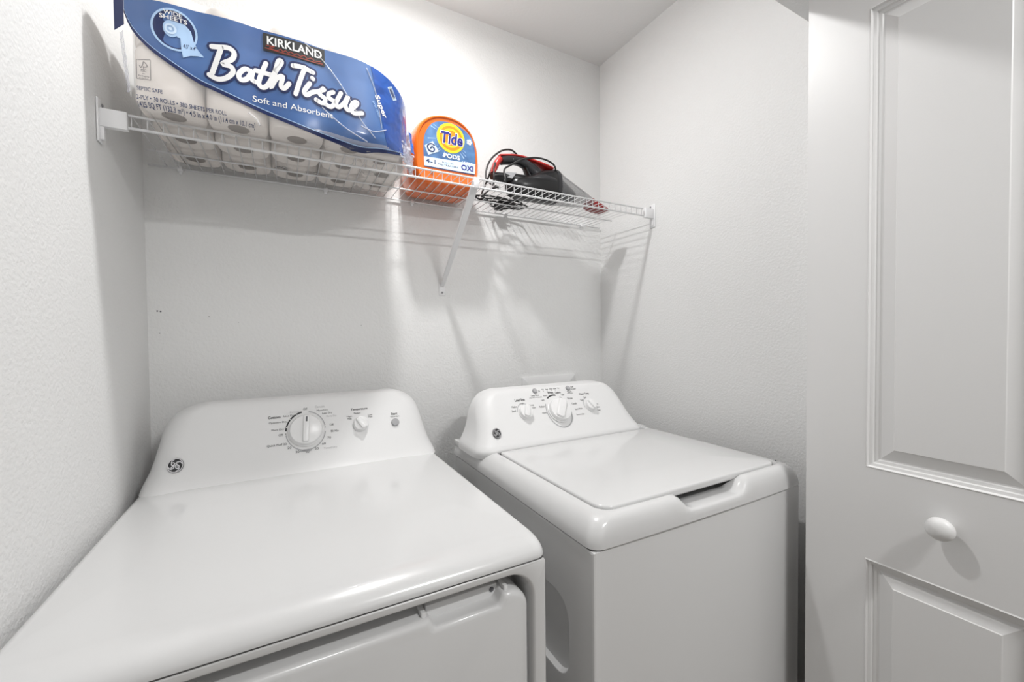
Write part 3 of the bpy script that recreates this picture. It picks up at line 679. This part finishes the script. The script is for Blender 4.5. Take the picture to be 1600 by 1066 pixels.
    # crumpled film gathered at the right end
    def crumple(p0, du, dv, nu, nv, amp, seed, dn):
        r = random.Random(seed); p0, du, dv, dn = map(Vector,(p0,du,dv,dn)); V, Fc = [], []
        for i in range(nu+1):
            for j in range(nv+1):
                a = amp*(.25 if i == 0 else 1)
                V.append(tuple(p0+du*(i/nu)+dv*(j/nv)+dn*r.uniform(-a,a)+du.normalized()*r.uniform(-a,a)*.4+dv.normalized()*r.uniform(-a,a)*.4))
        for i in range(nu):
            for j in range(nv):
                a = i*(nv+1)+j; q = (a,a+1,a+nv+2,a+nv+1)
                Fc += [(q[0],q[1],q[2]),(q[0],q[2],q[3])] if (i+j) % 2 else [(q[0],q[1],q[3]),(q[1],q[2],q[3])]
        return V, Fc
    for k, (p0, du, dv, seed) in enumerate((((.286,1.122,1.745),(.050,.105,-.002),(-.010,.0,.130),1),((.304,1.165,1.745),(.032,.060,.0),(-.006,.006,.120),2),((.270,1.100,1.743),(.060,.095,-.003),(.006,.02,.055),5))):
        V, Fc = crumple(p0,du,dv,7,12,.0075,seed,(.75,-.62,.2))
        V = [(x,y,max(z,ZD+.004)) for x,y,z in V]
        mk('gathered_film', *join((V,Fc)), 'film2', wrap)
    for pts in ([(.048,1.940),(.085,1.915),(.118,1.880),(.150,1.835),(.172,1.800),(.205,1.770)],[(.085,1.812),(.105,1.797),(.140,1.775),(.185,1.757)],[(.185,1.925),(.205,1.885),(.216,1.84),(.222,1.80)],[(.170,1.79),(.20,1.785),(.235,1.80)],[(-.06,1.768),(-.045,1.758),(-.04,1.748)]):
        mk('film_crease', *tube([surf(a,z,.0012) for a,z in spline(pts,6)],.0017,5), 'crease', wrap, True)
    V, Fc = crumple((.322,1.180,1.790),(.012,.012,0),(-.006,.0,.055),2,5,.002,9,(.7,-.7,0))
    mk('film_flap', V, Fc, 'midblue', wrap)
    V, Fc = crumple((-.259,1.088,1.765),(-.009,.016,0),(-.010,.004,.115),3,9,.004,12,(.3,-.9,0))
    mk('gathered_film', V, Fc, 'film2', wrap)
build_pack()

# ------------------------------------------------------------------ orange detergent tub
def build_tub():
    t = thing('detergent_tub', 'orange plastic tub of laundry pods with blue label, standing on the shelf', 'detergent', (.462,1.355,ZD))
    zb = ZD+.0015
    pts = [(.392,zb),(.462,zb),(.533,zb),(.558,zb+.008),(.570,zb+.035),(.5735,zb+.075),(.572,zb+.120),(.566,zb+.155),(.553,zb+.187),(.531,zb+.211),(.503,zb+.226),(.468,zb+.232),(.432,zb+.229),(.401,zb+.217),(.376,zb+.197),(.360,zb+.168),(.3525,zb+.130),(.351,zb+.080),(.355,zb+.035),(.366,zb+.008)]
    out = spline(pts,4,True); cx, cz = .4625, zb+.112
    out = [(x,max(z,zb)) for x,z in out]
    def ring(y, s, b=0):
        return [(cx+(x-cx)*s, y, max(zb+b, cz+(z-cz)*s)) for x,z in out]
    YF = 1.262
    body = [ring(1.440,.80,.004),ring(1.436,.90,.001),ring(1.424,.97),ring(1.400,1.0),ring(1.318,1.0),ring(1.292,.985),ring(1.274,.955,.001),ring(YF+.003,.925,.004),ring(YF,.900,.008),ring(YF+.0005,.875,.012),ring(YF+.0040,.862,.016),ring(YF+.0042,.855,.018)]
    b = mk('tub', *loft(body), 'orange', t, 45)
    # clear-grey lid on top
    def lr(z, i): return [(x,y,z) for x,y in rr(.405+i,.515-i,1.288+i,1.415-i,.045,7)]
    mk('tub_lid', *loft([lr(zb+.205,.0),lr(zb+.232,.0),lr(zb+.240,.003),lr(zb+.2435,.010),lr(zb+.2445,.03)]), 'cap', t, 50)
    yl = YF+.0040
    fn = lambda x, z, off=0: (x, yl-off, z)
    lab = [(.3855,1.7925),(.3835,1.8467),(.3875,1.8880),(.4045,1.9210),(.4291,1.9385),(.4683,1.9440),(.5100,1.9360),(.5420,1.9120),(.5540,1.8800),(.5570,1.8360),(.5530,1.7935)]
    lo = spline(lab[:],5)
    L = mk('front_label', *loft([[fn(x,z,o) for x,z in lo] for o in (0,.0012)],False,True), 'label_blue', t, label='blue label with yellow and orange round logo')
    P_ = lambda name, m_, geos, off: mk(name, *join(*[onto(g, fn, off) for g in geos]), m_, L)
    rays, r2 = [], random.Random(5)
    for k in range(34):                        # burst of light streaks
        a = math.radians(k*360/34+r2.uniform(-3,3)); q0, q1 = .050, r2.uniform(.060,.092)
        c = (.472,1.893); u = (math.cos(a),math.sin(a)*.98); n = (-u[1],u[0]); wd = r2.uniform(.0006,.0016)
        p = [(c[0]+u[0]*q0+n[0]*wd*.3,c[1]+u[1]*q0+n[1]*wd*.3),(c[0]+u[0]*q1+n[0]*wd,c[1]+u[1]*q1+n[1]*wd),(c[0]+u[0]*q1-n[0]*wd,c[1]+u[1]*q1-n[1]*wd),(c[0]+u[0]*q0-n[0]*wd*.3,c[1]+u[1]*q0-n[1]*wd*.3)]
        if all(.389 < x < .550 and 1.826 < z < 1.932 and not (x < .405 and z > 1.912) and not (x > .525 and z > 1.915) for x, z in p): rays.append(poly2d(p))
    P_('label_rays','pale',rays,.0016)
    P_('label_strip','paler',[poly2d([(.3858,1.7950),(.3845,1.8225),(.5570,1.8290),(.5545,1.7960)])],.0018)
    P_('logo_yellow','yellow',[disc2d(.4728,1.8955,.0465,.0465,40)],.0018)
    P_('logo_orange','orangeink',[disc2d(.4735,1.8955,.0385,.0385,40)],.0022)
    P_('logo_ring','yellow',[ring2d(.4735,1.8955,.0245,.0300)],.0025)
    P_('logo_lettering_edge','white',[text2d('Tide',.4370,.5150,1.8735,1.9145,.055,.12)],.0028)
    P_('logo_lettering','tideblue',[text2d('Tide',.4395,.5125,1.8755,1.9125,.030,.12)],.0033)
    P_('product_lettering','white',[text2d('PODS',.4480,.5030,1.8310,1.8450,.03)],.0024)
    P_('strip_lettering','textblue',[text2d('4-1',.3895,.4215,1.8040,1.8180,.012)],.0024)
    P_('strip_small_print','ink2',[text2d('BUILT-IN',.4430,.4800,1.8130,1.8175,.01),text2d('PRE-TREATERS',.4290,.4960,1.8045,1.8095,.01)],.0024)
    P_('ultra_lettering','white',[text2d('ULTRA',.5100,.5480,1.8235,1.8300,.03)],.0024)
    P_('oxi_lettering','tideblue',[text2d('OXI',.5065,.5490,1.8020,1.8200,.03)],.0026)
    P_('pod_ground','paler',[poly2d([(.3870,1.8560),(.4130,1.8740),(.4330,1.8460),(.3985,1.8290)])],.0022)
    P_('pod_swirl','navy',[ribbon2d(spline([(.4180,1.8620),(.4060,1.8650),(.3960,1.8560),(.4010,1.8430),(.4140,1.8420),(.4180,1.8510),(.4110,1.8560),(.4060,1.8510)],5),.0042)],.0026)
    P_('pod_swirl_light','white',[ribbon2d(spline([(.4120,1.8620),(.4030,1.8590),(.4010,1.8500),(.4080,1.8450)],5),.0024)],.0030)
    P_('flower','white',[disc2d(.536+.0055*math.cos(k*1.2566),1.8955+.0055*math.sin(k*1.2566),.0042,n=10) for k in range(5)],.0022)
    P_('label_foot_print','navy',[rect2d(.3900,.5530,1.7935,1.7952)],.0022)
    fb = lambda x, z, off=0: (x, YF-.0004-off, z)
    mk('warning_marks', *join(*[onto(g, fb, .0) for g in (poly2d(rr(.404,.413,1.7770,1.7865,.002,2)),text2d('Keep out of reach',.432,.500,1.7790,1.7840,.01))]), 'ink2', t)
build_tub()

# ------------------------------------------------------------------ corded hand vacuum lying on the shelf
def build_vacuum():
    yc = 1.265
    t = thing('handheld_vacuum', 'black corded handheld vacuum with red trim and clear dust cup on the shelf', 'vacuum cleaner', (.86,yc,ZD))
    def sec(x, zt, zb, hw, p=2.6, n=20, dy=0):
        cz, hz = (zt+zb)/2, (zt-zb)/2; r = []
        for k in range(n):
            a = 2*math.pi*k/n; c, s = math.cos(a), math.sin(a)
            r.append((x, yc+dy+hw*math.copysign(abs(c)**(2/p),c), cz+hz*math.copysign(abs(s)**(2/p),s)))
        return r
    zb0 = ZD+.003
    body = [sec(.672,1.792,1.776,.012),sec(.680,1.800,1.760,.030),sec(.694,1.806,1.748,.044),(sec(.725,1.812,zb0,.052)),sec(.755,1.822,zb0,.055),sec(.785,1.838,zb0,.056),sec(.815,1.850,zb0,.056),sec(.845,1.856,zb0,.055),sec(.858,1.856,zb0+.001,.053)]
    b = mk('motor_body', *loft(body), 'black', t, 50)
    # front band, side swell
    mk('body_side_swell', *loft([sec(.745,1.812,1.790,.050,2),sec(.765,1.824,1.782,.0585,2),sec(.800,1.832,1.782,.0605,2),sec(.835,1.826,1.786,.058,2),sec(.852,1.815,1.795,.050,2)]), 'darkgrey', b, 60)
    mk('cup_collar', *loft([sec(.850,1.8585,zb0,.0555),sec(.858,1.8595,zb0,.0565),sec(.866,1.857,zb0,.0555)]), 'darkgrey', t, 40)
    cup = [sec(.866,1.8555,zb0+.001,.054),sec(.90,1.8375,zb0+.002,.0505),sec(.95,1.8165,zb0+.005,.044),sec(.99,1.800,zb0+.008,.038),sec(1.016,1.7865,zb0+.010,.034),sec(1.030,1.7785,zb0+.010,.032)]
    mk('dust_cup', *loft(cup), 'smoke', t, 50, label='smoky clear dust cup')
    mk('filter', *loft([sec(.864,1.845,zb0+.010,.044,2),sec(.90,1.826,zb0+.014,.036,2),sec(.945,1.800,zb0+.018,.024,2),sec(.955,1.79,zb0+.022,.016,2)]), 'darkgrey', t, 50)
    mk('cup_ridge', *tube([(.872,yc-.018,1.8545),(.905,yc-.017,1.836),(.955,yc-.014,1.8165),(1.0,yc-.012,1.797)],.0022,6), 'smoke', t, True)
    nz = [sec(1.026,1.7815,zb0+.006,.0345,3.2),sec(1.034,1.778,zb0+.003,.035,3.2),sec(1.062,1.765,zb0,.035,3.5),sec(1.088,1.7525,zb0,.035,3.5),sec(1.098,1.7465,zb0,.034,3.5),sec(1.101,1.7435,zb0+.001,.033,3.5)]
    mk('nozzle', *loft(nz), 'darkred', t, 40, label='dark red suction nozzle')
    # handle: closed loop of grip, red heel and red spine
    def strap(pts, name, m, par, n=6):
        P = spline(pts, n); rg = []
        for i, (x,z,h,wd) in enumerate(P):
            a, c = P[max(0,i-1)], P[min(len(P)-1,i+1)]; dx, dz = c[0]-a[0], c[1]-a[1]; L = math.hypot(dx,dz) or 1; ux, uz = -dz/L, dx/L
            ring = []
            for k in range(14):
                q = 2*math.pi*k/14; cc, ss = math.cos(q), math.sin(q)
                e = h*math.copysign(abs(ss)**.75,ss); ring.append((x+ux*e, yc+wd*math.copysign(abs(cc)**.75,cc), z+uz*e))
            rg.append(ring)
        return mk(name, *loft(rg), m, par, 60)
    h = strap([(.652,1.858,.013,.016),(.680,1.8645,.0135,.017),(.715,1.868,.0135,.017),(.745,1.862,.015,.019),(.768,1.848,.019,.024),(.788,1.832,.022,.030)], 'handle_grip', 'darkgrey', t)
    strap([(.620,1.812,.0065,.014),(.626,1.828,.0095,.015),(.634,1.846,.0105,.016),(.646,1.862,.0105,.0165)], 'handle_heel', 'redp', t)
    strap([(.645,1.8735,.0035,.012),(.69,1.8815,.004,.0125),(.735,1.884,.004,.0135),(.775,1.877,.005,.018),(.815,1.868,.006,.025),(.846,1.857,.006,.032)], 'handle_spine', 'redp', t)
    strap([(.7255,1.8855,.002,.006),(.700,1.8865,.003,.007),(.675,1.8815,.002,.006)], 'power_switch', 'black', h)
    strap([(.616,1.800,.0095,.014),(.633,1.803,.0115,.018),(.655,1.802,.013,.026),(.690,1.800,.017,.036),(.72,1.795,.022,.044)], 'handle_base', 'black', t)
    strap([(.742,1.857,.006,.014),(.7485,1.842,.0055,.014),(.757,1.826,.006,.016),(.764,1.812,.008,.018)], 'handle_strut', 'black', t)
    mk('rating_sticker', *loft([[(x,yc-.0375-o+(.690-x)*.42,z) for x,z in ((.645,1.800),(.660,1.8135),(.690,1.8120),(.676,1.7925))] for o in (0,.0012)],True,True), 'sticker', t)
    mk('handle_screw', *lathe([(0,.0022),(.001,.0018)],(.690,yc-.017,1.8650),(0,-1,0),10), 'screw', h)
    # cord
    def cord(pts, par=t, r=.0031): return mk('power_cord', *tube(spline(pts,8),r,7), 'cord', par, True)
    cord([(.613,1.20,1.741),(.585,1.235,1.770),(.590,1.25,1.815),(.615,1.262,1.858),(.655,1.268,1.893),(.690,1.272,1.905),(.712,1.275,1.900),(.732,1.278,1.884)])
    cord([(.606,1.235,1.741),(.602,1.22,1.780),(.608,1.232,1.815),(.620,1.245,1.838),(.628,1.285,1.840),(.618,1.305,1.800),(.605,1.32,1.760),(.60,1.31,1.742)])
    cord([(.618,1.17,1.760),(.622,1.185,1.796),(.655,1.20,1.822),(.700,1.205,1.850),(.745,1.20,1.862),(.790,1.205,1.866),(.828,1.215,1.862),(.846,1.225,1.852),(.850,1.235,1.838)])
    zc = ZD+.0048
    r3 = random.Random(11)
    for k in range(6):                         # slack loops lying on the wires behind and under the machine
        cx, cy = .660+.014*k+r3.uniform(-.012,.012), 1.315+.012*k+r3.uniform(-.015,.015)
        ax, ay, ro = .075+r3.uniform(-.012,.02), .030+r3.uniform(-.008,.012), r3.uniform(-.2,.35)
        pts = []
        for q in range(11):
            a = 2*math.pi*q/12+k; e = 1+r3.uniform(-.12,.12)
            px, py = ax*e*math.cos(a), ay*e*math.sin(a)
            pts.append((cx+px*math.cos(ro)-py*math.sin(ro), min(cy+px*math.sin(ro)+py*math.cos(ro),1.432), zc+.0045*(k % 3)+.002*math.sin(a)))
        cord(pts)
    cord([(.600,1.30,zc),(.592,1.25,zc),(.600,1.205,zc),(.612,1.20,1.741)])
    cord([(.640,1.178,zc),(.622,1.172,zc+.003),(.615,1.168,1.752),(.617,1.17,1.760)])
    mk('power_plug', *join(bevbox(.700,.735,1.405,1.428,zc-.002,zc+.018,.004), box(.735,.750,1.4105,1.4120,zc+.004,zc+.011), box(.735,.750,1.4205,1.4220,zc+.004,zc+.011)), ['cord'], t, 40)
build_vacuum()
